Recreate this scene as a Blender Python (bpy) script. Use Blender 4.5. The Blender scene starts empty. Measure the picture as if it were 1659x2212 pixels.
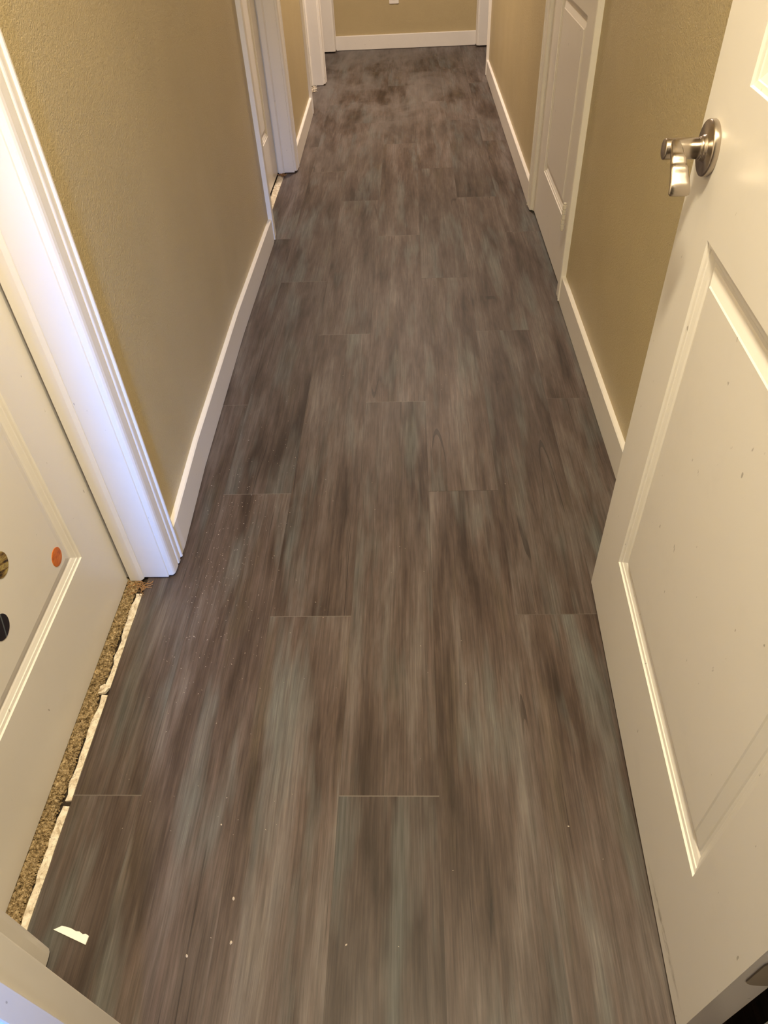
import bpy, bmesh, math, random
from mathutils import Vector, Matrix

random.seed(7)
C = bpy.context.scene.collection
scene = bpy.context.scene

# ------------------------------------------------------------------ camera
def build_camera():
    cd = bpy.data.cameras.new('camera')
    cam = bpy.data.objects.new('camera', cd)
    C.objects.link(cam)
    cd.sensor_fit = 'VERTICAL'
    cd.sensor_height = 36.0
    cd.lens = 1542.8 / 2212.0 * 36.0
    cd.clip_start = 0.02
    rot = (Matrix.Rotation(0.06126, 3, 'Z') @ Matrix.Rotation(0.80779, 3, 'X')
           @ Matrix.Rotation(-0.05705, 3, 'Z'))
    m = rot.to_4x4()
    m.translation = Vector((0, 0, 1.25494))
    cam.matrix_world = m
    scene.camera = cam
build_camera()

# ------------------------------------------------------------------ world, lights, exposure
w = bpy.data.worlds.new('world')
scene.world = w
w.use_nodes = True
w.node_tree.nodes['Background'].inputs[0].default_value = (0.75, 0.82, 1.0, 1)
w.node_tree.nodes['Background'].inputs[1].default_value = 0.02

def area(name, loc, rot, sx, sy, power, col, shape='RECTANGLE', spread=math.pi):
    ld = bpy.data.lights.new(name, 'AREA')
    ld.shape = shape
    ld.size = sx
    ld.size_y = sy
    ld.energy = power
    ld.color = col
    ld.spread = spread
    o = bpy.data.objects.new(name, ld)
    o.location = loc
    o.rotation_euler = rot
    C.objects.link(o)
    return o

PI = math.pi
area('ceiling_lamp_near', (-0.03, 0.40, 2.36), (0, 0, 0), 0.22, 0.22, 47.0, (1.0, 0.862, 0.60), 'DISK')
area('ceiling_lamp_far', (-0.03, 4.8, 2.36), (0, 0, 0), 0.26, 0.26, 60.0, (1.0, 0.82, 0.69), 'DISK')
# cold daylight from the window of the room behind, slanting through the doorway
area('window_daylight', (0.03, -1.80, 1.15), (math.radians(76), 0, math.radians(18)), 0.26, 0.80, 6.8, (0.09, 0.33, 1.0),
     spread=math.radians(30))

area('hinge_edge_fill', (0.5, -1.0, 2.36), (0, 0, 0), 0.3, 0.3, 9.0, (1.0, 0.88, 0.80), 'DISK')  # added fill light, no real lamp: brightens the open door's hinge edge

scene.view_settings.view_transform = 'Standard'
scene.view_settings.look = 'None'
scene.view_settings.gamma = 1
scene.view_settings.use_curve_mapping = False
scene.view_settings.exposure = 0.0

# ------------------------------------------------------------------ helpers
def mesh_obj(name, bm, mat, parent=None, smooth=False, bevel=0.0, recalc=True):
    if recalc:
        bmesh.ops.recalc_face_normals(bm, faces=bm.faces)
    me = bpy.data.meshes.new(name)
    bm.to_mesh(me)
    bm.free()
    if smooth:
        for p in me.polygons:
            p.use_smooth = True
    if isinstance(mat, (list, tuple)):
        for m in mat:
            me.materials.append(m)
    else:
        me.materials.append(mat)
    o = bpy.data.objects.new(name, me)
    C.objects.link(o)
    if parent is not None:
        o.parent = parent
    if bevel:
        b = o.modifiers.new('bevel', 'BEVEL')
        b.width = bevel
        b.segments = 2
        b.limit_method = 'ANGLE'
        b.angle_limit = math.radians(50)
    return o

def add_box(bm, x0, x1, y0, y1, z0, z1):
    vs = [bm.verts.new(p) for p in ((x0, y0, z0), (x1, y0, z0), (x1, y1, z0), (x0, y1, z0),
                                    (x0, y0, z1), (x1, y0, z1), (x1, y1, z1), (x0, y1, z1))]
    for f in ((0, 3, 2, 1), (4, 5, 6, 7), (0, 1, 5, 4), (1, 2, 6, 5), (2, 3, 7, 6), (3, 0, 4, 7)):
        bm.faces.new([vs[i] for i in f])
    return vs

def add_prism(bm, pts, z0, z1):
    a = [bm.verts.new((p[0], p[1], z0)) for p in pts]
    b = [bm.verts.new((p[0], p[1], z1)) for p in pts]
    n = len(pts)
    bm.faces.new(a[::-1])
    bm.faces.new(b)
    for i in range(n):
        j = (i + 1) % n
        bm.faces.new((a[i], a[j], b[j], b[i]))

def add_loft(bm, rings, cap=True, closed=True):
    rv = [[bm.verts.new(p) for p in r] for r in rings]
    n = len(rings[0])
    for a, b in zip(rv, rv[1:]):
        for i in range(n if closed else n - 1):
            j = (i + 1) % n
            bm.faces.new((a[i], a[j], b[j], b[i]))
    if cap:
        bm.faces.new(rv[0][::-1])
        bm.faces.new(rv[-1])

def tag(o, label=None, cat=None, group=None, kind=None):
    if label: o['label'] = label
    if cat: o['category'] = cat
    if group: o['group'] = group
    if kind: o['kind'] = kind
    return o

def struct(o, label=None, cat=None):
    return tag(o, label, cat, None, 'structure')

def lerp_tab(tab, y):
    if y <= tab[0][0]:
        return tab[0][1]
    for (a, va), (b, vb) in zip(tab, tab[1:]):
        if y <= b:
            return va + (vb - va) * (y - a) / (b - a)
    return tab[-1][1]

# the old left wall bows a little along its length
XL = [(0.0, -.596), (.33, -.596), (1.1, -.582), (1.2, -.580), (1.5, -.592), (2.2, -.602), (3.0, -.597),
      (3.85, -.592), (4.85, -.606), (5.5, -.585), (6.6, -.585)]
def xl(y): return lerp_tab(XL, y)
XR = .537
DOOR_H = 2.04
CEIL = 2.44

# ------------------------------------------------------------------ node material helpers
class NT:
    def __init__(self, name):
        self.m = bpy.data.materials.new(name)
        self.m.use_nodes = True
        self.t = self.m.node_tree
        self.b = self.t.nodes['Principled BSDF']
        self.out = self.t.nodes['Material Output']
    def n(self, typ, **kw):
        nd = self.t.nodes.new(typ)
        for k, v in kw.items():
            setattr(nd, k, v)
        return nd
    def link(self, a, b):
        self.t.links.new(a, b)
    def put(self, sock, v):
        if hasattr(v, 'is_linked') or isinstance(v, bpy.types.NodeSocket):
            self.link(v, sock)
        else:
            sock.default_value = v
    def math(self, op, a, b=None, c=None, clamp=False):
        nd = self.n('ShaderNodeMath', operation=op)
        nd.use_clamp = clamp
        self.put(nd.inputs[0], a)
        if b is not None: self.put(nd.inputs[1], b)
        if c is not None: self.put(nd.inputs[2], c)
        return nd.outputs[0]
    def vec(self, x, y, z=0.0):
        nd = self.n('ShaderNodeCombineXYZ')
        for s, v in zip(nd.inputs, (x, y, z)):
            self.put(s, v)
        return nd.outputs[0]
    def noise(self, vec, scale=1.0, detail=3.0, rough=0.5, dist=0.0):
        nd = self.n('ShaderNodeTexNoise')
        self.put(nd.inputs['Vector'], vec)
        nd.inputs['Scale'].default_value = scale
        nd.inputs['Detail'].default_value = detail
        nd.inputs['Roughness'].default_value = rough
        nd.inputs['Distortion'].default_value = dist
        return nd.outputs['Fac']
    def ramp(self, fac, stops, interp='LINEAR'):
        nd = self.n('ShaderNodeValToRGB')
        self.put(nd.inputs[0], fac)
        r = nd.color_ramp
        r.interpolation = interp
        while len(r.elements) < len(stops):
            r.elements.new(0.5)
        for e, (p, c) in zip(r.elements, stops):
            e.position = p
            e.color = (*c, 1) if len(c) == 3 else c
        return nd.outputs[0]
    def rng(self, v, a, b, c, d):
        nd = self.n('ShaderNodeMapRange')
        self.put(nd.inputs[0], v)
        for i, q in enumerate((a, b, c, d)):
            nd.inputs[i + 1].default_value = q
        return nd.outputs[0]
    def mix(self, fac, a, b, mode='MIX'):
        nd = self.n('ShaderNodeMix', data_type='RGBA', blend_type=mode)
        self.put(nd.inputs[0], fac)
        self.put(nd.inputs[6], a if isinstance(a, bpy.types.NodeSocket) else (*a, 1))
        self.put(nd.inputs[7], b if isinstance(b, bpy.types.NodeSocket) else (*b, 1))
        return nd.outputs[2]
    def pos(self):
        return self.n('ShaderNodeTexCoord').outputs['Object']
    def sep(self, v):
        nd = self.n('ShaderNodeSeparateXYZ')
        self.link(v, nd.inputs[0])
        return nd.outputs
    def bump(self, h, strength, dist=0.002):
        nd = self.n('ShaderNodeBump')
        self.link(h, nd.inputs['Height'])
        nd.inputs['Strength'].default_value = strength
        nd.inputs['Distance'].default_value = dist
        self.link(nd.outputs[0], self.b.inputs['Normal'])
    def base(self, c):
        self.put(self.b.inputs['Base Color'], c if isinstance(c, bpy.types.NodeSocket) else (*c, 1))
    def set(self, rough=None, spec=None, metal=None, coat=None):
        if rough is not None: self.put(self.b.inputs['Roughness'], rough)
        if spec is not None: self.b.inputs['Specular IOR Level'].default_value = spec
        if metal is not None: self.b.inputs['Metallic'].default_value = metal

def plain(name, col, rough=.5, spec=.4, metal=0.0):
    k = NT(name)
    k.base(col)
    k.set(rough, spec, metal)
    return k.m

def mat_floor():
    k = NT('vinyl_plank')
    W, L, X0, Y0, ST = .1806, 1.2192, -.507, .166, .4064
    x, y, z = k.sep(k.pos())
    u = k.math('DIVIDE', k.math('SUBTRACT', x, X0), W)
    col = k.math('FLOOR', u)
    t = k.math('DIVIDE', k.math('ADD', k.math('SUBTRACT', y, Y0), k.math('MULTIPLY', col, ST)), L)
    row = k.math('FLOOR', t)
    wn = k.n('ShaderNodeTexWhiteNoise', noise_dimensions='2D')
    k.link(k.vec(col, row), wn.inputs['Vector'])
    r1 = wn.outputs['Value']
    rc = k.sep(wn.outputs['Color'])
    ox = k.math('MULTIPLY', rc[0], 31.0)
    oy = k.math('MULTIPLY', rc[1], 57.0)
    px = k.math('ADD', x, ox)
    py = k.math('ADD', y, oy)
    # slight waviness of the grain
    wob = k.math('MULTIPLY', k.math('SUBTRACT', k.noise(k.vec(k.math('MULTIPLY', px, 6.0), k.math('MULTIPLY', py, 3.0)), 1.0, 2.0), .5), .012)
    gx = k.math('ADD', px, wob)
    broad = k.noise(k.vec(k.math('MULTIPLY', gx, 15.0), k.math('MULTIPLY', py, 1.9)), 1.0, 6.0, .60, .15)
    base = k.ramp(broad, [(.34, (.031, .020, .0145)), (.44, (.058, .040, .032)), (.54, (.082, .061, .052)),
                          (.66, (.116, .096, .087))])
    greyn = k.noise(k.vec(k.math('MULTIPLY', gx, 13.0), k.math('MULTIPLY', k.math('ADD', py, 9.0), 1.7)), 1.0, 3.0, .6)
    base = k.mix(k.rng(greyn, .52, .66, 0.0, .75), base, (.104, .106, .100))
    mauve = k.noise(k.vec(k.math('MULTIPLY', gx, 9.0), k.math('MULTIPLY', k.math('ADD', py, 23.0), 2.2)), 1.0, 3.0, .6)
    base = k.mix(k.rng(mauve, .56, .74, 0.0, .45), base, (.088, .060, .052))
    olive = k.noise(k.vec(k.math('MULTIPLY', gx, 10.0), k.math('MULTIPLY', k.math('ADD', py, 41.0), 1.9)), 1.0, 3.0, .6)
    base = k.mix(k.rng(olive, .57, .74, 0.0, .5), base, (.080, .062, .038))
    # fine grain lines
    fine = k.noise(k.vec(k.math('MULTIPLY', gx, 330.0), k.math('MULTIPLY', py, 5.0)), 1.0, 3.0, .7)
    mid = k.noise(k.vec(k.math('MULTIPLY', gx, 120.0), k.math('MULTIPLY', py, 6.5)), 1.0, 3.0, .65)
    g = k.math('MULTIPLY', k.rng(fine, .28, .72, .70, 1.30), k.rng(mid, .28, .72, .74, 1.26))
    # saw-mark / cross-grain chatter
    chat = k.noise(k.vec(k.math('MULTIPLY', px, 26.0), k.math('MULTIPLY', py, 24.0)), 1.0, 3.0, .6)
    g = k.math('MULTIPLY', g, k.rng(chat, .3, .7, .965, 1.035))
    g = k.math('MULTIPLY', g, k.rng(r1, 0.0, 1.0, .80, 1.16))
    # long dark cracks
    cr = k.noise(k.vec(k.math('MULTIPLY', gx, 13.0), k.math('MULTIPLY', py, .45)), 1.0, 1.0, .4)
    cline = k.math('LESS_THAN', k.math('ABSOLUTE', k.math('SUBTRACT', cr, .5)), .0035)
    cmask = k.rng(k.noise(k.vec(k.math('MULTIPLY', px, 9.0), k.math('MULTIPLY', py, 3.0)), 1.0, 2.0), .56, .62, 0.0, 1.0)
    crack = k.math('MULTIPLY', k.math('MULTIPLY', cline, cmask), .5)
    g = k.math('MULTIPLY', g, k.math('SUBTRACT', 1.0, crack))
    colr = k.mix(1.0, base, k.vec(g, g, g), 'MULTIPLY')
    # plank joints
    ft = k.math('FRACT', t)
    endd = k.math('MULTIPLY', k.math('MINIMUM', ft, k.math('SUBTRACT', 1.0, ft)), L)
    fu = k.math('FRACT', u)
    sided = k.math('MULTIPLY', k.math('MINIMUM', fu, k.math('SUBTRACT', 1.0, fu)), W)
    endl = k.math('LESS_THAN', endd, .0011)
    sidel = k.math('LESS_THAN', sided, .0006)
    colr = k.mix(k.math('MULTIPLY', endl, .55), colr, k.mix(k.math('GREATER_THAN', rc[2], .4), (.03, .025, .02), (.17, .15, .13)))
    colr = k.mix(k.math('MULTIPLY', sidel, .35), colr, (.032, .026, .022))
    # dried plaster dust smeared over the far end
    dn = k.noise(k.vec(k.math('MULTIPLY', x, 3.2), k.math('MULTIPLY', y, 1.5)), 1.0, 5.0, .62, .8)
    dm = k.math('MULTIPLY', k.rng(dn, .40, .62, 0.0, 1.0), k.rng(y, 3.6, 5.0, 0.0, 1.0))
    dm = k.math('MULTIPLY', dm, k.rng(x, -.2, .5, 1.0, .45))
    colr = k.mix(k.math('MULTIPLY', dm, .62), colr, (.185, .168, .158))
    k.base(colr)
    k.set(k.rng(broad, .3, .7, .52, .44), .26)
    k.bump(k.math('ADD', k.math('MULTIPLY', fine, .6), k.math('MULTIPLY', mid, .6)), .22, .0012)
    return k.m

def mat_wall(name, col):
    k = NT(name)
    p = k.pos()
    big = k.noise(p, 2.2, 3.0, .55)
    c = k.mix(k.rng(big, .3, .7, 0.0, 1.0), tuple(v * .94 for v in col), tuple(min(1, v * 1.05) for v in col))
    sp = k.noise(p, 60.0, 2.0, .5)
    c = k.mix(k.rng(sp, .77, .80, 0.0, .5), c, (.62, .56, .46))
    k.base(c)
    k.set(k.rng(k.noise(p, 4.0, 2.0), .3, .7, .34, .44), .5)
    h = k.math('ADD', k.noise(p, 250.0, 4.0, .7), k.math('MULTIPLY', k.noise(p, 90.0, 2.0, .5), .4))
    k.bump(h, 1.0, .0042)
    return k.m

def mat_white(name, col, rough=.36, scuff=.5, bump=.12):
    k = NT(name)
    p = k.pos()
    x, y, z = k.sep(p)
    sv = k.n('ShaderNodeVectorMath', operation='MULTIPLY')
    k.link(p, sv.inputs[0])
    sv.inputs[1].default_value = (1.0, 1.0, .45)
    sp = k.noise(sv.outputs[0], 95.0, 2.0, .5)
    c = k.mix(k.rng(sp, .742, .775, 0.0, scuff), col, (.16, .13, .10))
    sm = k.noise(p, 9.0, 4.0, .6)
    c = k.mix(k.rng(sm, .56, .80, 0.0, .20 * scuff * 2), c, tuple(v * .80 for v in col))
    k.base(c)
    k.set(rough, .45)
    k.bump(k.noise(p, 90.0, 2.0, .5), bump, .0012)
    return k.m

def mat_door_open():
    m = mat_white('white_door_paint_scuffed', (.80, .765, .715), .32, .55, .05)
    k = NT.__new__(NT)
    k.m = m; k.t = m.node_tree; k.b = k.t.nodes['Principled BSDF']
    src = k.b.inputs['Base Color'].links[0].from_socket
    x, y, z = k.sep(k.pos())
    dx = k.math('ADD', k.math('SUBTRACT', x, .115), k.math('MULTIPLY', k.math('SUBTRACT', z, .027), 6.0))
    a = k.math('MULTIPLY', k.math('DIVIDE', dx, .075), k.math('DIVIDE', dx, .075))
    dz = k.math('SUBTRACT', z, .026)
    b2 = k.math('MULTIPLY', k.math('DIVIDE', dz, .014), k.math('DIVIDE', dz, .014))
    msk = k.rng(k.math('ADD', a, b2), 0.0, 1.0, 1.0, 0.0)
    nn = k.noise(k.vec(k.math('MULTIPLY', x, 60.0), k.math('MULTIPLY', z, 140.0)), 1.0, 4.0, .7)
    msk = k.math('MULTIPLY', msk, k.rng(nn, .40, .62, 0.0, .75), clamp=True)
    k.base(k.mix(msk, src, (.20, .165, .11)))
    return m

def mat_metal():
    k = NT('satin_nickel')
    k.base((.50, .44, .38))
    k.set(.27, .5, 1.0)
    return k.m

def mat_carpet():
    k = NT('carpet')
    p = k.pos()
    nn = k.noise(p, 170.0, 3.0, .6)
    c = k.ramp(nn, [(.32, (.075, .045, .018)), (.48, (.31, .225, .115)), (.68, (.58, .45, .27))])
    k.base(c)
    k.set(.95, .1)
    return k.m

def mat_tack():
    k = NT('pale_plywood')
    p = k.pos()
    nn = k.noise(p, 60.0, 5.0, .7, .6)
    c = k.ramp(nn, [(.30, (.30, .22, .14)), (.42, (.60, .51, .38)), (.58, (.80, .73, .60))])
    cr = k.noise(p, 24.0, 3.0, .6, 1.0)
    line = k.math('LESS_THAN', k.math('ABSOLUTE', k.math('SUBTRACT', cr, .5)), .008)
    c = k.mix(k.math('MULTIPLY', line, .4), c, (.14, .09, .06))
    k.base(c)
    k.set(.8, .2)
    k.bump(nn, .5, .002)
    return k.m

M = {
    'floor': mat_floor(),
    'wall': mat_wall('tan_wall_paint', (.55, .445, .245)),
    'trim': mat_white('white_trim_paint', (.80, .765, .715), .34, .5),
    'door': mat_white('white_door_paint', (.80, .765, .715), .32, .55, .05),
    'door_open': mat_door_open(),
    'metal': mat_metal(),
    'darkmetal': plain('aged_hinge_metal', (.30, .25, .19), .42, .5, .85),
    'painted_hinge': plain('painted_over_hinge', (.70, .655, .57), .35, .5, .15),
    'carpet': mat_carpet(),
    'tack': mat_tack(),
    'sub': plain('dark_subfloor', (.045, .033, .024), .9, .1),
    'plastic': plain('white_plastic', (.82, .79, .74), .35, .45),
    'slot': plain('socket_slot', (.02, .02, .02), .6, .3),
    'scrap': plain('fresh_white_offcut', (.95, .92, .85), .55, .3),
    'dust': plain('sawdust', (.50, .43, .35), .9, .1),
    'fibre': plain('rusty_carpet_backing', (.30, .17, .08), .95, .1),
    'ceiling': plain('ceiling_paint', (.78, .74, .68), .8, .2),
}

# ------------------------------------------------------------------ floor
bm = bmesh.new()
for r in ((-.615, .60, .10, 6.62), (-.633, -.615, .30, 1.125), (-.642, -.615, 3.02, 3.86), (-.80, -.615, 4.90, 5.53),
          (-1.30, -.615, 5.66, 6.53), (.60, 1.30, 5.68, 6.53), (-1.7, 2.0, -1.86, .10)):
    add_box(bm, r[0], r[1], r[2], r[3], -.006, 0)
floor = struct(mesh_obj('floor', bm, M['floor'], recalc=True))
bm = bmesh.new()
add_box(bm, -1.7, 2.0, -1.86, 6.7, -.04, -.0075)
mesh_obj('subfloor', bm, M['sub'], floor)

# ------------------------------------------------------------------ walls
def wall_run(bm, y0, y1, z0, z1, thick=.115):
    ys = [y0] + [t[0] for t in XL if y0 < t[0] < y1] + [y1]
    pts = [(xl(y), y) for y in ys] + [(-.585 - thick, y1), (-.585 - thick, y0)]
    add_prism(bm, pts, z0, z1)

bm = bmesh.new()
LEFT_OPEN = [(.33, 1.095), (3.055, 3.822), (4.905, 5.525), (5.66, 6.53)]
ys = [.1] + [v for o in LEFT_OPEN for v in (o[0] - .012, o[1] + .012)] + [6.59]
for a, b in zip(ys[0::2], ys[1::2]):
    wall_run(bm, a, b, 0.002, CEIL)
for o in LEFT_OPEN:
    wall_run(bm, o[0] - .012, o[1] + .012, DOOR_H + .012, CEIL)
struct(mesh_obj('wall_left', bm, M['wall']))

bm = bmesh.new()
RIGHT_OPEN = [(2.455, 3.218), (5.665, 6.53)]
ys = [.1] + [v for o in RIGHT_OPEN for v in (o[0] - .012, o[1] + .012)] + [6.59]
for a, b in zip(ys[0::2], ys[1::2]):
    add_box(bm, XR, XR + .115, a, b, .002, CEIL)
for o in RIGHT_OPEN:
    add_box(bm, XR, XR + .115, o[0] - .012, o[1] + .012, DOOR_H + .012, CEIL)
struct(mesh_obj('wall_right', bm, M['wall']))

bm = bmesh.new()
add_box(bm, -1.3, 1.3, 6.584, 6.70, .002, CEIL)
struct(mesh_obj('wall_far', bm, M['wall']))

# cross wall with the doorway the view is taken through
JL, JR, JY0, JY1 = -.411, .425, .096, .212
bm = bmesh.new()
add_box(bm, -1.7, JL - .02, JY0 + .002, JY1 - .002, .002, CEIL)
add_box(bm, JR + .02, 2.0, JY0 + .002, JY1 - .002, .002, CEIL)
add_box(bm, JL - .02, JR + .02, JY0 + .002, JY1 - .002, DOOR_H + .02, CEIL)
struct(mesh_obj('wall_near', bm, M['wall']))

# room behind, with the window that gives the daylight
bm = bmesh.new()
WX0, WX1, WZ0, WZ1 = -.26, .30, .75, 1.75
add_box(bm, -1.7, WX0, -1.98, -1.86, 0, CEIL)
add_box(bm, WX1, 2.0, -1.98, -1.86, 0, CEIL)
add_box(bm, WX0, WX1, -1.98, -1.86, 0, WZ0)
add_box(bm, WX0, WX1, -1.98, -1.86, WZ1, CEIL)
struct(mesh_obj('wall_back', bm, M['wall']))
bm = bmesh.new()
for b in ((WX0, WX0 + .03, WZ0, WZ1), (WX1 - .03, WX1, WZ0, WZ1), (WX0, WX1, WZ0, WZ0 + .03), (WX0, WX1, WZ1 - .03, WZ1)):
    add_box(bm, b[0], b[1], -1.94, -1.88, b[2], b[3])
struct(mesh_obj('window_1', bm, M['trim']))
bm = bmesh.new()
add_box(bm, -1.8, -1.7, -1.98, .10, 0, CEIL)
struct(mesh_obj('wall_room_left', bm, M['wall']))
bm = bmesh.new()
add_box(bm, 2.0, 2.1, -1.98, .10, 0, CEIL)
struct(mesh_obj('wall_room_right', bm, M['wall']))
bm = bmesh.new()
add_box(bm, -1.8, 2.1, -1.98, 6.7, CEIL, CEIL + .05)
struct(mesh_obj('ceiling', bm, M['ceiling']))
# unlit rooms beyond the two open doorways at the far end
bm = bmesh.new()
for s in (-1, 1):
    add_box(bm, min(s * 1.3, s * 1.35), max(s * 1.3, s * 1.35), 4.6, 6.7, 0, CEIL)
    add_box(bm, min(s * .72, s * 1.35), max(s * .72, s * 1.35), 4.55, 4.6, 0, CEIL)
struct(mesh_obj('wall_side_rooms', bm, M['wall']))

# ------------------------------------------------------------------ casings and jambs
CAS = [(0, 0), (0, .0075), (.002, .0105), (.006, .0130), (.012, .0142), (.030, .0146), (.0325, .0140), (.0335, .0122),
       (.0355, .0122), (.0375, .0150), (.0400, .0158), (.0480, .0160), (.0495, .0150), (.0505, .0135),
       (.0570, .0140), (.0580, .0165), (.0600, .0182), (.0640, .0182), (.0660, .0165), (.0660, 0)]

def casing(parent, y_in, sgn_y, xw, sgn_x, z0=.006, z1=None, width=.066, name='casing', label=None):
    """vertical casing leg; y_in is its inner edge, sgn_y the way it spreads, xw the wall face, sgn_x out of the wall"""
    bm = bmesh.new()
    sc = width / .066
    pts = [(xw + sgn_x * h, y_in + sgn_y * u * sc) for u, h in CAS]
    add_prism(bm, pts, z0, (z1 or DOOR_H + .066))
    o = mesh_obj(name, bm, M['trim'], parent, bevel=0.0)
    if label: o['label'] = label
    return o

def head_casing(parent, y0, y1, xw, sgn_x):
    bm = bmesh.new()
    add_loft(bm, [[(xw + sgn_x * h, y, DOOR_H + u) for u, h in CAS] for y in (y0, y1)])
    return mesh_obj('head_casing', bm, M['trim'], parent)

def side_frame(name, xw0, xw1, sgn, y0, y1, stop=None, casings=(1, 1), depth=.115, zb=.004, cw=.066, zc=.006):
    """door frame in a side wall; xw0/xw1 wall face at the near and far jamb; sgn points out of the wall into the hall"""
    root = None
    bm = bmesh.new()
    for y, xw, inward in ((y0, xw0, 1), (y1, xw1, -1)):
        xb = xw - sgn * depth
        a, b = sorted((y, y - inward * .018))
        add_box(bm, min(xw, xb), max(xw, xb), a, b, zb, DOOR_H + .018)
    xb = min(xw0, xw1) if sgn > 0 else max(xw0, xw1)
    add_box(bm, min(xb, xb - sgn * depth), max(xb, xb - sgn * depth), y0, y1, DOOR_H, DOOR_H + .018)
    root = struct(mesh_obj(name, bm, M['trim'], bevel=.0015))
    if stop:
        for y, inward in ((y0, 1), (y1, -1)):
            bm = bmesh.new()
            a, b = stop
            e = y + inward * .011
            add_prism(bm, [(a, y), (b, y), (b - sgn * .000, y + inward * .004), (b - sgn * .006, e), (a, e)], zb, DOOR_H)
            mesh_obj('door_stop', bm, M['trim'], root, bevel=.001)
    if casings[0]: casing(root, y0 - .005, -1, xw0, sgn, zc, width=cw)
    if casings[1]: casing(root, y1 + .005, 1, xw1, sgn, zc, width=cw)
    head_casing(root, y0 - .005 - cw, y1 + .005 + cw, xb, sgn)
    return root

side_frame('trim_1', xl(.33), xl(1.1), 1, .33, 1.095, (-.671, -.640), cw=.066)
side_frame('trim_2', xl(3.0), xl(3.85), 1, 3.055, 3.822, (-.671, -.642), zc=.010)
side_frame('trim_3', xl(4.87), xl(5.5), 1, 4.905, 5.525, (-.690, -.655), zc=.011, cw=.066)
f4 = side_frame('trim_4', xl(5.6), xl(6.5), 1, 5.66, 6.50, None, casings=(0, 0), zb=.010)
casing(f4, 6.505, 1, xl(6.5), 1, .011)
side_frame('trim_5', XR, XR, -1, 2.455, 3.218, (.585, .62), cw=.066)
f6 = side_frame('trim_6', XR, XR, -1, 5.665, 6.50, None, casings=(1, 1), zb=.010, zc=.011)

# frame of the near doorway (the open white door hangs on it)
bm = bmesh.new()
add_box(bm, JL - .018, JL, JY0, JY1, .002, DOOR_H + .018)
add_box(bm, JR, JR + .018, JY0, JY1, .002, DOOR_H + .018)
add_box(bm, JL, JR, JY0, JY1, DOOR_H, DOOR_H + .018)
tr = struct(mesh_obj('trim_7', bm, M['trim'], bevel=.002))
for x, s in ((JL, 1), (JR, -1)):
    bm = bmesh.new()
    a, b = sorted((x, x + s * .011))
    add_box(bm, a, b, .146, .174, .002, DOOR_H)
    mesh_obj('door_stop', bm, M['trim'], tr, bevel=.002)

# ------------------------------------------------------------------ baseboards
BB_H, BB_T = .094, .0135
def base_prof(h=BB_H, t=BB_T):
    return [(0, 0), (t, 0), (t, h - .003), (t - .003, h), (0, h)]

def base_left(name, y0, y1):
    bm = bmesh.new()
    ys = [y0] + [t[0] for t in XL if y0 < t[0] < y1] + [y1]
    add_loft(bm, [[(xl(y) + p, y, .0030 + q) for p, q in base_prof()] for y in ys])
    return struct(mesh_obj(name, bm, M['trim']))

def base_right(name, y0, y1):
    bm = bmesh.new()
    add_loft(bm, [[(XR - p, y, .0030 + q) for p, q in base_prof()] for y in (y0, y1)])
    return struct(mesh_obj(name, bm, M['trim']))

base_left('baseboard_left', 1.166, 2.984)
base_left('baseboard_left_rear', 3.893, 4.834)
base_right('baseboard_right', .22, 2.384)
base_right('baseboard_right_rear', 3.289, 5.594)
bm = bmesh.new()
add_loft(bm, [[(x, 6.584 - p, .0030 + q) for p, q in base_prof()] for x in (-.567, .519)])
struct(mesh_obj('baseboard_far', bm, M['trim']))

# ------------------------------------------------------------------ panel doors
RINGS = [(0, 0), (.0015, -.0030), (.0075, -.0042), (.0085, -.0058), (.0160, -.0085), (.0195, -.0105), (.0245, -.0105),
         (.0265, -.0088), (.0420, -.0040), (.0440, -.0025)]

def panel_face(bm, w, h, panels, yf, sgn):
    """one moulded door face; local x along the width, z up, face at y=yf looking along sgn*y"""
    s_cuts = sorted({0, w} | {v for p in panels for v in p[:2]})
    z_cuts = sorted({0, h} | {v for p in panels for v in p[2:]})
    V = {}
    def vt(x, z, d=0.0):
        key = (round(x, 5), round(z, 5), round(d, 5))
        if key not in V:
            V[key] = bm.verts.new((x, yf + sgn * d, z))
        return V[key]
    for x0, x1 in zip(s_cuts, s_cuts[1:]):
        for z0, z1 in zip(z_cuts, z_cuts[1:]):
            inside = any(p[0] <= x0 and x1 <= p[1] and p[2] <= z0 and z1 <= p[3] for p in panels)
            if not inside:
                bm.faces.new((vt(x0, z0), vt(x1, z0), vt(x1, z1), vt(x0, z1)))
    for p in panels:
        prev = None
        for off, d in RINGS:
            cur = [vt(p[0] + off, p[2] + off, d), vt(p[1] - off, p[2] + off, d), vt(p[1] - off, p[3] - off, d), vt(p[0] + off, p[3] - off, d)]
            if prev:
                for i in range(4):
                    j = (i + 1) % 4
                    bm.faces.new((prev[i], prev[j], cur[j], cur[i]))
            prev = cur
        bm.faces.new(prev)

def panel_door(name, w, h, t, panels, mat='door'):
    bm = bmesh.new()
    panel_face(bm, w, h, panels, 0.0, 1)
    panel_face(bm, w, h, panels, -t, -1)
    # edges
    def rim(y0, y1):
        s = sorted({0, w} | {v for p in panels for v in p[:2]})
        z = sorted({0, h} | {v for p in panels for v in p[2:]})
        for a, b in zip(s, s[1:]):
            for zz in (0, h):
                bm.faces.new([bm.verts.new(q) for q in ((a, y0, zz), (b, y0, zz), (b, y1, zz), (a, y1, zz))])
        for a, b in zip(z, z[1:]):
            for ss in (0, w):
                bm.faces.new([bm.verts.new(q) for q in ((ss, y0, a), (ss, y0, b), (ss, y1, b), (ss, y1, a))])
    rim(0.0, -t)
    bmesh.ops.remove_doubles(bm, verts=bm.verts, dist=1e-5)
    return struct(mesh_obj(name, bm, M[mat], bevel=0.0))

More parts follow.
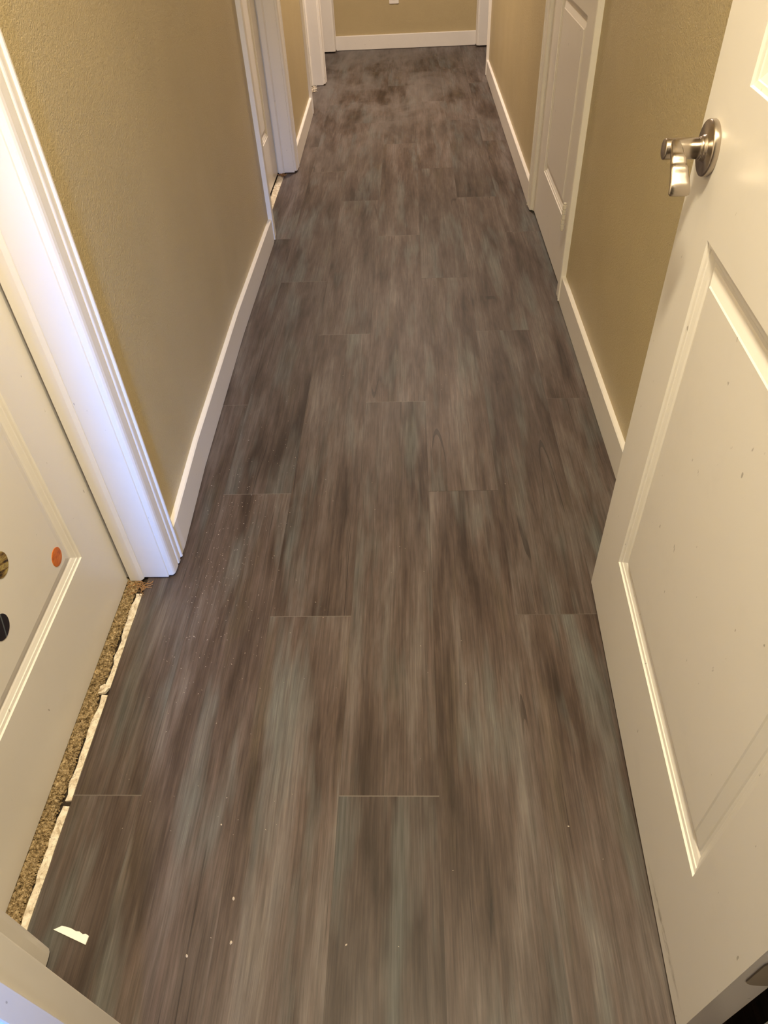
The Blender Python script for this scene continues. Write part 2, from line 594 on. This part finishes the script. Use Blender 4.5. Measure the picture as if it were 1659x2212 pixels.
# front face is local +y; place by origin, direction of local x and up
def place_door(o, origin, xdir, zb):
    xd = Vector((xdir[0], xdir[1], 0)).normalized()
    zd = Vector((0, 0, 1))
    yd = zd.cross(xd)
    m = Matrix((xd, yd, zd)).transposed().to_4x4()
    m.translation = Vector((origin[0], origin[1], zb))
    o.matrix_world = m

ZB = .012
# --- open door on the right: local x runs from the latch edge to the hinge edge; front looks at the hall (-x)
DW = .832
d_open = panel_door('door_1', DW, 2.02, .044, [(.133, .702, .222 - ZB, .848 - ZB), (.133, .702, 1.026 - ZB, 1.90)], 'door_open')
d_open['label'] = 'white two-panel door standing open at right with a nickel lever handle'
d_open['category'] = 'door'
# travelling from latch (0.392,1.06) to hinge (.3587,.2287): left-hand normal must be -x side
lat = Vector((.392, 1.060)); hin = Vector((.3587, .2287))
# local +y = z cross x ; for x=(-.04,-1): z x x = (1,-.04): looks at +x, so run the other way
place_door(d_open, (hin.x, hin.y), (lat.x - hin.x, lat.y - hin.y), ZB)
# with local x from hinge to latch, +y = z cross x = (-1,.04): faces the hall

def lathe_y(bm, cx, cz, prof, seg=40):
    """revolve (radius, y) profile about the local y axis through (cx, cz)"""
    rings = []
    for r, y in prof:
        rings.append([(cx + r * math.cos(2 * PI * i / seg), y, cz + r * math.sin(2 * PI * i / seg)) for i in range(seg)])
    add_loft(bm, rings)

HX, HZ = DW - .056, .938 - ZB
hd = bpy.data.objects.new('door_handle', None)
C.objects.link(hd)
hd.parent = d_open
hd['label'] = 'satin nickel lever handle with round rosette'
bm = bmesh.new()
lathe_y(bm, HX, HZ, [(.0335, 0), (.0340, .0010), (.0340, .0068), (.0332, .0084), (.0318, .0090), (.0165, .0094), (.0160, .0100), (.0152, .0128), (.0142, .0135)], 56)
mesh_obj('rosette', bm, M['metal'], hd, smooth=True)
bm = bmesh.new()
lathe_y(bm, HX, HZ, [(.0138, .012), (.0138, .0160), (.0128, .0164), (.0122, .0167), (.0122, .0175), (.0128, .0180),
                     (.0128, .0585), (.0124, .0600), (.0112, .0606), (.0020, .0610)], 48)
sp = mesh_obj('spindle', bm, M['metal'], hd, smooth=True)
# wavy lever blade: wide side faces up, runs from the spindle towards the hinge side and droops
bm = bmesh.new()
rings = []
N = 46
path = []
for i in range(N + 1):
    q = i / N
    s = .003 + .060 * q - .006 * max(0, (q - .86) / .14) ** 2          # towards the hinge
    z = .0075 - .002 * q - .040 * q ** 1.5 - .004 * max(0, (q - .86) / .14)
    for c0 in (.42, .62):                          # two finger ridges across the blade
        z += .0022 * math.exp(-((q - c0) / .055) ** 2)
    wd = .0058 + .0072 * min(1, q * 1.1) ** .9
    th = .0052 - .0018 * q
    path.append((s, z, wd, th))
for i, (s, z, wd, th) in enumerate(path):
    a = path[max(0, i - 1)]; b = path[min(N, i + 1)]
    tx, tz = b[0] - a[0], b[1] - a[1]
    l = math.hypot(tx, tz); tx /= l; tz /= l
    nx, nz = -tz, tx
    yc = .0485 - .003 * (i / N)
    if i == N: wd *= .86; th *= .6
    ring = []
    for k in range(20):
        an = 2 * PI * k / 20
        cx, sx = math.cos(an), math.sin(an)
        e = .62
        u = math.copysign(abs(cx) ** e, cx) * wd
        v = math.copysign(abs(sx) ** e, sx) * th
        ring.append((HX - (s + nx * v), yc + u, HZ + z + nz * v))
    rings.append(ring)
add_loft(bm, rings)
mesh_obj('lever', bm, M['metal'], hd, smooth=True)

# hinge leaf on the hinge edge of the open door (rounded corners), edge is the local x=0 face
def rounded_rect(w, h, r, n=6):
    pts = []
    for cx, cy, a0 in ((w - r, r, -PI / 2), (w - r, h - r, 0), (r, h - r, PI / 2), (r, r, PI)):
        for i in range(n + 1):
            a = a0 + (PI / 2) * i / n
            pts.append((cx + r * math.cos(a), cy + r * math.sin(a)))
    return pts
hg = bpy.data.objects.new('hinge', None)
C.objects.link(hg); hg.parent = d_open
hg['label'] = 'aged brown hinge on the door edge'
bm = bmesh.new()
pts = rounded_rect(.034, .089, .014)
add_loft(bm, [[(x, -.012 - p, .272 - ZB + q) for p, q in pts] for x in (-.0018, .001)])
mesh_obj('hinge_leaf', bm, M['darkmetal'], hg)
bm = bmesh.new()
for k in range(5):
    z0 = .272 - ZB + k * .018
    rr = [[(-.004 + .006 * math.cos(2 * PI * i / 16), -.048 + .006 * math.sin(2 * PI * i / 16), z) for i in range(16)] for z in (z0 + .0004, z0 + .0174)]
    add_loft(bm, rr)
mesh_obj('hinge_knuckle', bm, M['darkmetal'], hg, smooth=False)

# --- closed door near left (stickers on it)
d2 = panel_door('door_2', .748, 2.02, .035, [(.118, .632, .215 - .006, .842 - .006), (.118, .632, 1.02, 1.90)])
d2['label'] = 'closed white panel door with round stickers, nearest on the left'
d2['category'] = 'door'
# front must look at +x: local +y = z cross xdir = +x  -> xdir = -y  (z x (0,-1,0) = (1,0,0))
place_door(d2, (-.6765, 1.0840), (0, -1), .006)
# --- second closed door on the left
d3 = panel_door('door_3', .752, 2.02, .035, [(.125, .635, .222 - ZB, .842 - ZB), (.125, .635, 1.02, 1.90)])
d3['label'] = 'closed white door in the recess halfway down the left wall'
d3['category'] = 'door'
place_door(d3, (-.6765, 3.8120), (0, -1), .008)
# --- closed door on the right wall, hinged near
d4 = panel_door('door_4', .757, 2.02, .035, [(.140, .600, .225 - ZB, .822 - ZB), (.140, .600, 1.02, 1.90)])
d4['label'] = 'closed white panel door in the right wall with painted hinge'
d4['category'] = 'door'
place_door(d4, (.5395, 2.458), (0, 1), ZB)
hg = bpy.data.objects.new('hinge', None)
C.objects.link(hg); hg.parent = d4
hg['label'] = 'hinge painted over white'
bm = bmesh.new()
KX, KY = -.002, .0235
def cyl(bm, cx, cy, r, z0, z1, n=18, bev=.001):
    rr = []
    for z, q in ((z0, r - bev), (z0 + bev, r), (z1 - bev, r), (z1, r - bev)):
        rr.append([(cx + q * math.cos(2 * PI * i / n), cy + q * math.sin(2 * PI * i / n), z) for i in range(n)])
    add_loft(bm, rr)
kz = [.234, .251, .268, .285, .302, .318]
for a, b in zip(kz, kz[1:]):
    cyl(bm, KX, KY, .0068, a - ZB + .0006, b - ZB - .0006)
mesh_obj('hinge_knuckle', bm, M['painted_hinge'], hg)
bm = bmesh.new()
cyl(bm, KX, KY, .0056, .318 - ZB, .3245 - ZB, bev=.002)
cyl(bm, KX, KY, .0050, .229 - ZB, .234 - ZB, bev=.0015)
mesh_obj('hinge_pin', bm, M['painted_hinge'], hg)

# ------------------------------------------------------------------ stickers on the near left door
def sticker_mat(kind):
    k = NT('sticker_' + kind)
    x, y, z = k.sep(k.pos())
    p = k.pos()
    if kind == 'orange':
        n1 = k.noise(k.vec(k.math('MULTIPLY', y, 40.0), k.math('MULTIPLY', z, 90.0)), 1.0, 3.0, .6, .8)
        c = k.ramp(n1, [(.3, (.40, .075, .006)), (.5, (.66, .17, .018)), (.75, (.78, .28, .06))])
    elif kind == 'gold':
        n1 = k.noise(k.vec(k.math('MULTIPLY', y, 30.0), k.math('MULTIPLY', k.math('ADD', z, k.math('MULTIPLY', y, .5)), 120.0)), 1.0, 3.0, .6, .5)
        c = k.ramp(n1, [(.36, (.02, .012, .008)), (.45, (.20, .12, .04)), (.58, (.50, .40, .14)), (.7, (.16, .08, .04))])
    else:
        st = k.math('ABSOLUTE', k.math('SUBTRACT', k.math('ADD', y, k.math('MULTIPLY', z, -.35)), .0045))
        c = k.mix(k.math('LESS_THAN', st, .0016), (.012, .011, .018), (.10, .12, .14))
    k.base(c)
    k.set(.32, .5)
    return k.m

def sticker(label, y, z, r, m):
    bm = bmesh.new()
    prof = [(r, 0), (r, .0006), (r * .97, .0010), (r * .6, .0013), (r * .02, .0014)]
    seg = 48
    add_loft(bm, [[(h, q * math.cos(2 * PI * i / seg), q * math.sin(2 * PI * i / seg)) for i in range(seg)] for q, h in prof])
    o = mesh_obj('door_sticker', bm, m, smooth=False)
    off = -.6765 - .0025
    o.location = (off, y, z)
    tag(o, label, 'sticker', 'round stickers on the near left door')
    return o
sticker('small round orange sticker near the lower corner moulding of the left door', .9015, .2865, .0188, sticker_mat('orange'))
sticker('round gold and black sticker on the left door, above the black one', .768, .412, .0225, sticker_mat('gold'))
sticker('round black sticker with a grey streak, lowest on the left door', .698, .338, .0225, sticker_mat('black'))

# ------------------------------------------------------------------ outlet on the far wall
op = bpy.data.objects.new('wall_outlet', None)
C.objects.link(op)
op.location = (-.107, 6.584, .289)
tag(op, 'white electrical outlet plate low on the far tan wall', 'outlet')
bm = bmesh.new()
rr = rounded_rect(.072, .116, .004, 3)
add_loft(bm, [[(p - .036, d, q) for p, q in rr] for d in (0, -.0045)] + [[(p * .94 - .036 + .00216, -.006, q * .96 + .0023) for p, q in rr]])
mesh_obj('cover_plate', bm, M['plastic'], op)
for zc in (.038, .078):
    bm = bmesh.new()
    rr = rounded_rect(.033, .029, .010, 5)
    add_loft(bm, [[(p - .0165, d, zc - .0145 + q) for p, q in rr] for d in (-.0055, -.0075)])
    rc = mesh_obj('receptacle', bm, M['plastic'], op)
    bm = bmesh.new()
    add_box(bm, -.0075, -.0055, -.0079, -.007, zc - .003, zc + .006)
    add_box(bm, .0055, .0075, -.0079, -.007, zc - .003, zc + .005)
    add_box(bm, -.002, .002, -.0079, -.007, zc - .0105, zc - .0065)
    mesh_obj('socket_slots', bm, M['slot'], rc)
bm = bmesh.new()
add_loft(bm, [[(.003 * math.cos(a * PI / 6), d, .058 + .003 * math.sin(a * PI / 6)) for a in range(12)] for d in (-.0055, -.0072)])
mesh_obj('screw', bm, M['plastic'], op)

# ------------------------------------------------------------------ carpet and tack strips at the left thresholds
def carpet_edge(y0, y1, x0, x1):
    bm = bmesh.new()
    nx, ny = 16, int((y1 - y0) / .006)
    grid = []
    rnd = random.Random(3)
    for j in range(ny + 1):
        y = y0 + (y1 - y0) * j / ny
        edge = x1 + rnd.uniform(-.0035, .0025) + .003 * math.sin(j * .31) + .002 * math.sin(j * .113)
        row = []
        for i in range(nx + 1):
            u = i / nx
            x = x0 + (edge - x0) * u
            z = .001 + rnd.uniform(-.0015, .0020) - (.008 * max(0, (u - .86) / .14) ** 2)
            row.append(bm.verts.new((x, y, z)))
        grid.append(row)
    for j in range(ny):
        for i in range(nx):
            bm.faces.new((grid[j][i], grid[j][i + 1], grid[j + 1][i + 1], grid[j + 1][i]))
    # pile tufts
    for _ in range(5200):
        x = rnd.uniform(x0, x1 + .001)
        y = rnd.uniform(y0, y1)
        a = rnd.uniform(0, 2 * PI)
        ln = rnd.uniform(.003, .0065)
        r = rnd.uniform(.0006, .0012)
        dx, dy = math.cos(a) * ln, math.sin(a) * ln
        p = [Vector((x, y, -.001)), Vector((x + dx * .4, y + dy * .4, rnd.uniform(.0025, .0045))), Vector((x + dx, y + dy, rnd.uniform(.001, .0045)))]
        side = Vector((-dy, dx, 0)).normalized() * r
        rings = []
        for q in p:
            rings.append([q + side, q + Vector((0, 0, r * 1.2)), q - side])
        add_loft(bm, rings)
    o = mesh_obj('carpet', bm, M['carpet'], recalc=False)
    tag(o, 'strip of tan carpet pile showing under the near left door', 'carpet', None, 'stuff')
    return o
carpet_edge(.335, 1.092, -.705, -.6520)
# a few torn reddish backing fibres at the far corner
bm = bmesh.new()
rnd = random.Random(11)
for _ in range(70):
    x = rnd.uniform(-.668, -.628); y = 1.082 - abs(rnd.gauss(0, .016)); a = rnd.uniform(0, 2 * PI)
    ln = rnd.uniform(.006, .016); z = rnd.uniform(.0015, .004)
    p = [Vector((x, y, z)), Vector((x + math.cos(a) * ln * .5, y + math.sin(a) * ln * .5, z + .002)), Vector((x + math.cos(a + .5) * ln, y + math.sin(a + .5) * ln, z))]
    add_loft(bm, [[q + Vector((.0007, 0, 0)), q + Vector((0, .0007, .0007)), q + Vector((-.0007, 0, 0))] for q in p])
o = mesh_obj('torn_fibres', bm, M['fibre'])
def litter(name, label, cat, n, x0, x1, y0, y1, m, seed):
    """a little heap of torn scraps left against a jamb"""
    rnd = random.Random(seed)
    bm = bmesh.new()
    for _ in range(n):
        x = rnd.uniform(x0, x1); y = rnd.uniform(y0, y1); a = rnd.uniform(0, 2 * PI)
        l = rnd.uniform(.006, .018); z = rnd.uniform(.001, .008); t = rnd.uniform(.001, .003)
        u = Vector((math.cos(a), math.sin(a), rnd.uniform(-.2, .2))) * l
        v = Vector((-math.sin(a), math.cos(a), 0)) * t
        h = Vector((0, 0, t * .8))
        c = Vector((x, y, z))
        add_loft(bm, [[c - v, c + v, c + h], [c + u - v, c + u + v, c + u + h]])
    return tag(mesh_obj(name, bm, M[m]), label, cat, None, 'stuff')
litter('torn_fibres', 'brown torn fibres at the foot of the jamb of the recessed left door', 'fibres', 40, -.672, -.632, 3.775, 3.806, 'fibre', 21)
litter('plaster_debris', 'pale torn debris at the foot of the open doorway jamb at far left', 'debris', 60, -.668, -.628, 5.36, 5.50, 'tack', 22)
tag(o, 'rusty torn carpet fibres at the foot of the near left door frame', 'fibres', None, 'stuff')

def tack_strip(label, y0, y1, x0, x1, seed, rough=.004):
    rnd = random.Random(seed)
    n = max(6, int((y1 - y0) / .012))
    left = []
    dv = 0
    for i in range(n + 1):
        y = y0 + (y1 - y0) * i / n
        dv = dv * .6 + rnd.uniform(-1, 1) * rough
        left.append((x0 + dv, y))
    pts = [(x1, y0 + .001)] + [(x1 + rnd.uniform(-.0006, .0006), y0 + (y1 - y0) * i / 8) for i in range(1, 8)] + [(x1, y1 - .001)] + left[::-1]
    bm = bmesh.new()
    add_prism(bm, pts, -.0070, -.0010)
    o = mesh_obj('tack_strip', bm, M['tack'])
    tag(o, label, 'wood strip', 'pale strips exposed at the thresholds')
    return o
tack_strip('pale cracked wood strip at near left threshold, the piece nearest the viewer', .335, .553, -.6485, -.6345, 1, .0022)
tack_strip('pale cracked wood strip at near left threshold, middle piece', .562, .783, -.6485, -.6345, 2, .0025)
tack_strip('pale cracked wood strip at near left threshold, piece beside the white casing', .797, 1.050, -.6485, -.6345, 5, .0028)
tack_strip('pale wood strip below the recessed door farther along the left wall', 3.06, 3.80, -.674, -.6435, 4, .0012)

# small broken flake standing between two of the strips
bm = bmesh.new()
add_prism(bm, [(-.653, .783), (-.640, .786), (-.636, .795), (-.646, .806), (-.654, .800)], -.003, .004)
o = mesh_obj('plaster_flake', bm, M['tack'])
tag(o, 'broken whitish flake lodged between two threshold strips on the left', 'flake')

# ------------------------------------------------------------------ loose things on the floor
bm = bmesh.new()
sc = [(-.590, .351), (-.584, .3535), (-.578, .3565), (-.571, .3555), (-.561, .3530), (-.552, .3490), (-.546, .3485), (-.540, .3450),
      (-.535, .3455), (-.529, .3425), (-.5305, .3300)]
add_prism(bm, sc, .0006, .0032)
o = mesh_obj('trim_offcut', bm, M['scrap'], bevel=.0003)
tag(o, 'small white offcut lying on the grey planks at lower left', 'scrap')

def crumb(x, y, r, seed, label, grp='pale crumbs dropped on the planks'):
    rnd = random.Random(seed)
    bm = bmesh.new()
    bmesh.ops.create_icosphere(bm, subdivisions=2, radius=1)
    for v in bm.verts:
        v.co *= 1 + rnd.uniform(-.25, .25)
        v.co.x *= r; v.co.y *= r * 1.5; v.co.z *= r * .6
        v.co.z = max(v.co.z, -r * .3)
    o = mesh_obj('floor_crumb', bm, M['dust'], smooth=False)
    o.location = (x, y, r * .3 + .0002)
    o.rotation_euler = (0, 0, rnd.uniform(0, PI))
    tag(o, label, 'crumb', grp)
CL = 'tiny pale crumb lying loose on the grey planks'
for i, (x, y, r) in enumerate(((-.366, .317, .0016), (-.300, .336, .0019), (-.307, .400, .0017), (-.350, .520, .0011), (-.118, .335, .0012),
                               (.255, .520, .0010))):
    crumb(x, y, r, 20 + i, CL)

# fine sawdust
bm = bmesh.new()
rnd = random.Random(5)
def speck(x, y, r):
    a = rnd.uniform(0, 2 * PI)
    l = r * rnd.uniform(1.0, 2.6)
    ca, sa = math.cos(a), math.sin(a)
    pts = []
    for p, q in ((-l, 0), (0, -r * .6), (l, 0), (0, r * .6)):
        pts.append((x + p * ca - q * sa, y + p * sa + q * ca))
    add_prism(bm, pts, .0001, .0001 + r * .9)
for _ in range(430):
    t = rnd.random()
    if t < .60:
        x, y = rnd.gauss(-.47, .06), rnd.gauss(1.12, .20)
    elif t < .85:
        x, y = rnd.gauss(-.42, .12), rnd.uniform(.5, 1.9)
    else:
        x, y = rnd.uniform(-.5, .35), rnd.uniform(.3, 2.6)
    if x < xl(max(y, .34)) + .03 or x > .33: continue
    speck(x, y, rnd.uniform(.0003, .0008))
o = mesh_obj('sawdust', bm, M['dust'])
tag(o, 'scattered specks of sawdust along the left side of the floor', 'sawdust', None, 'stuff')
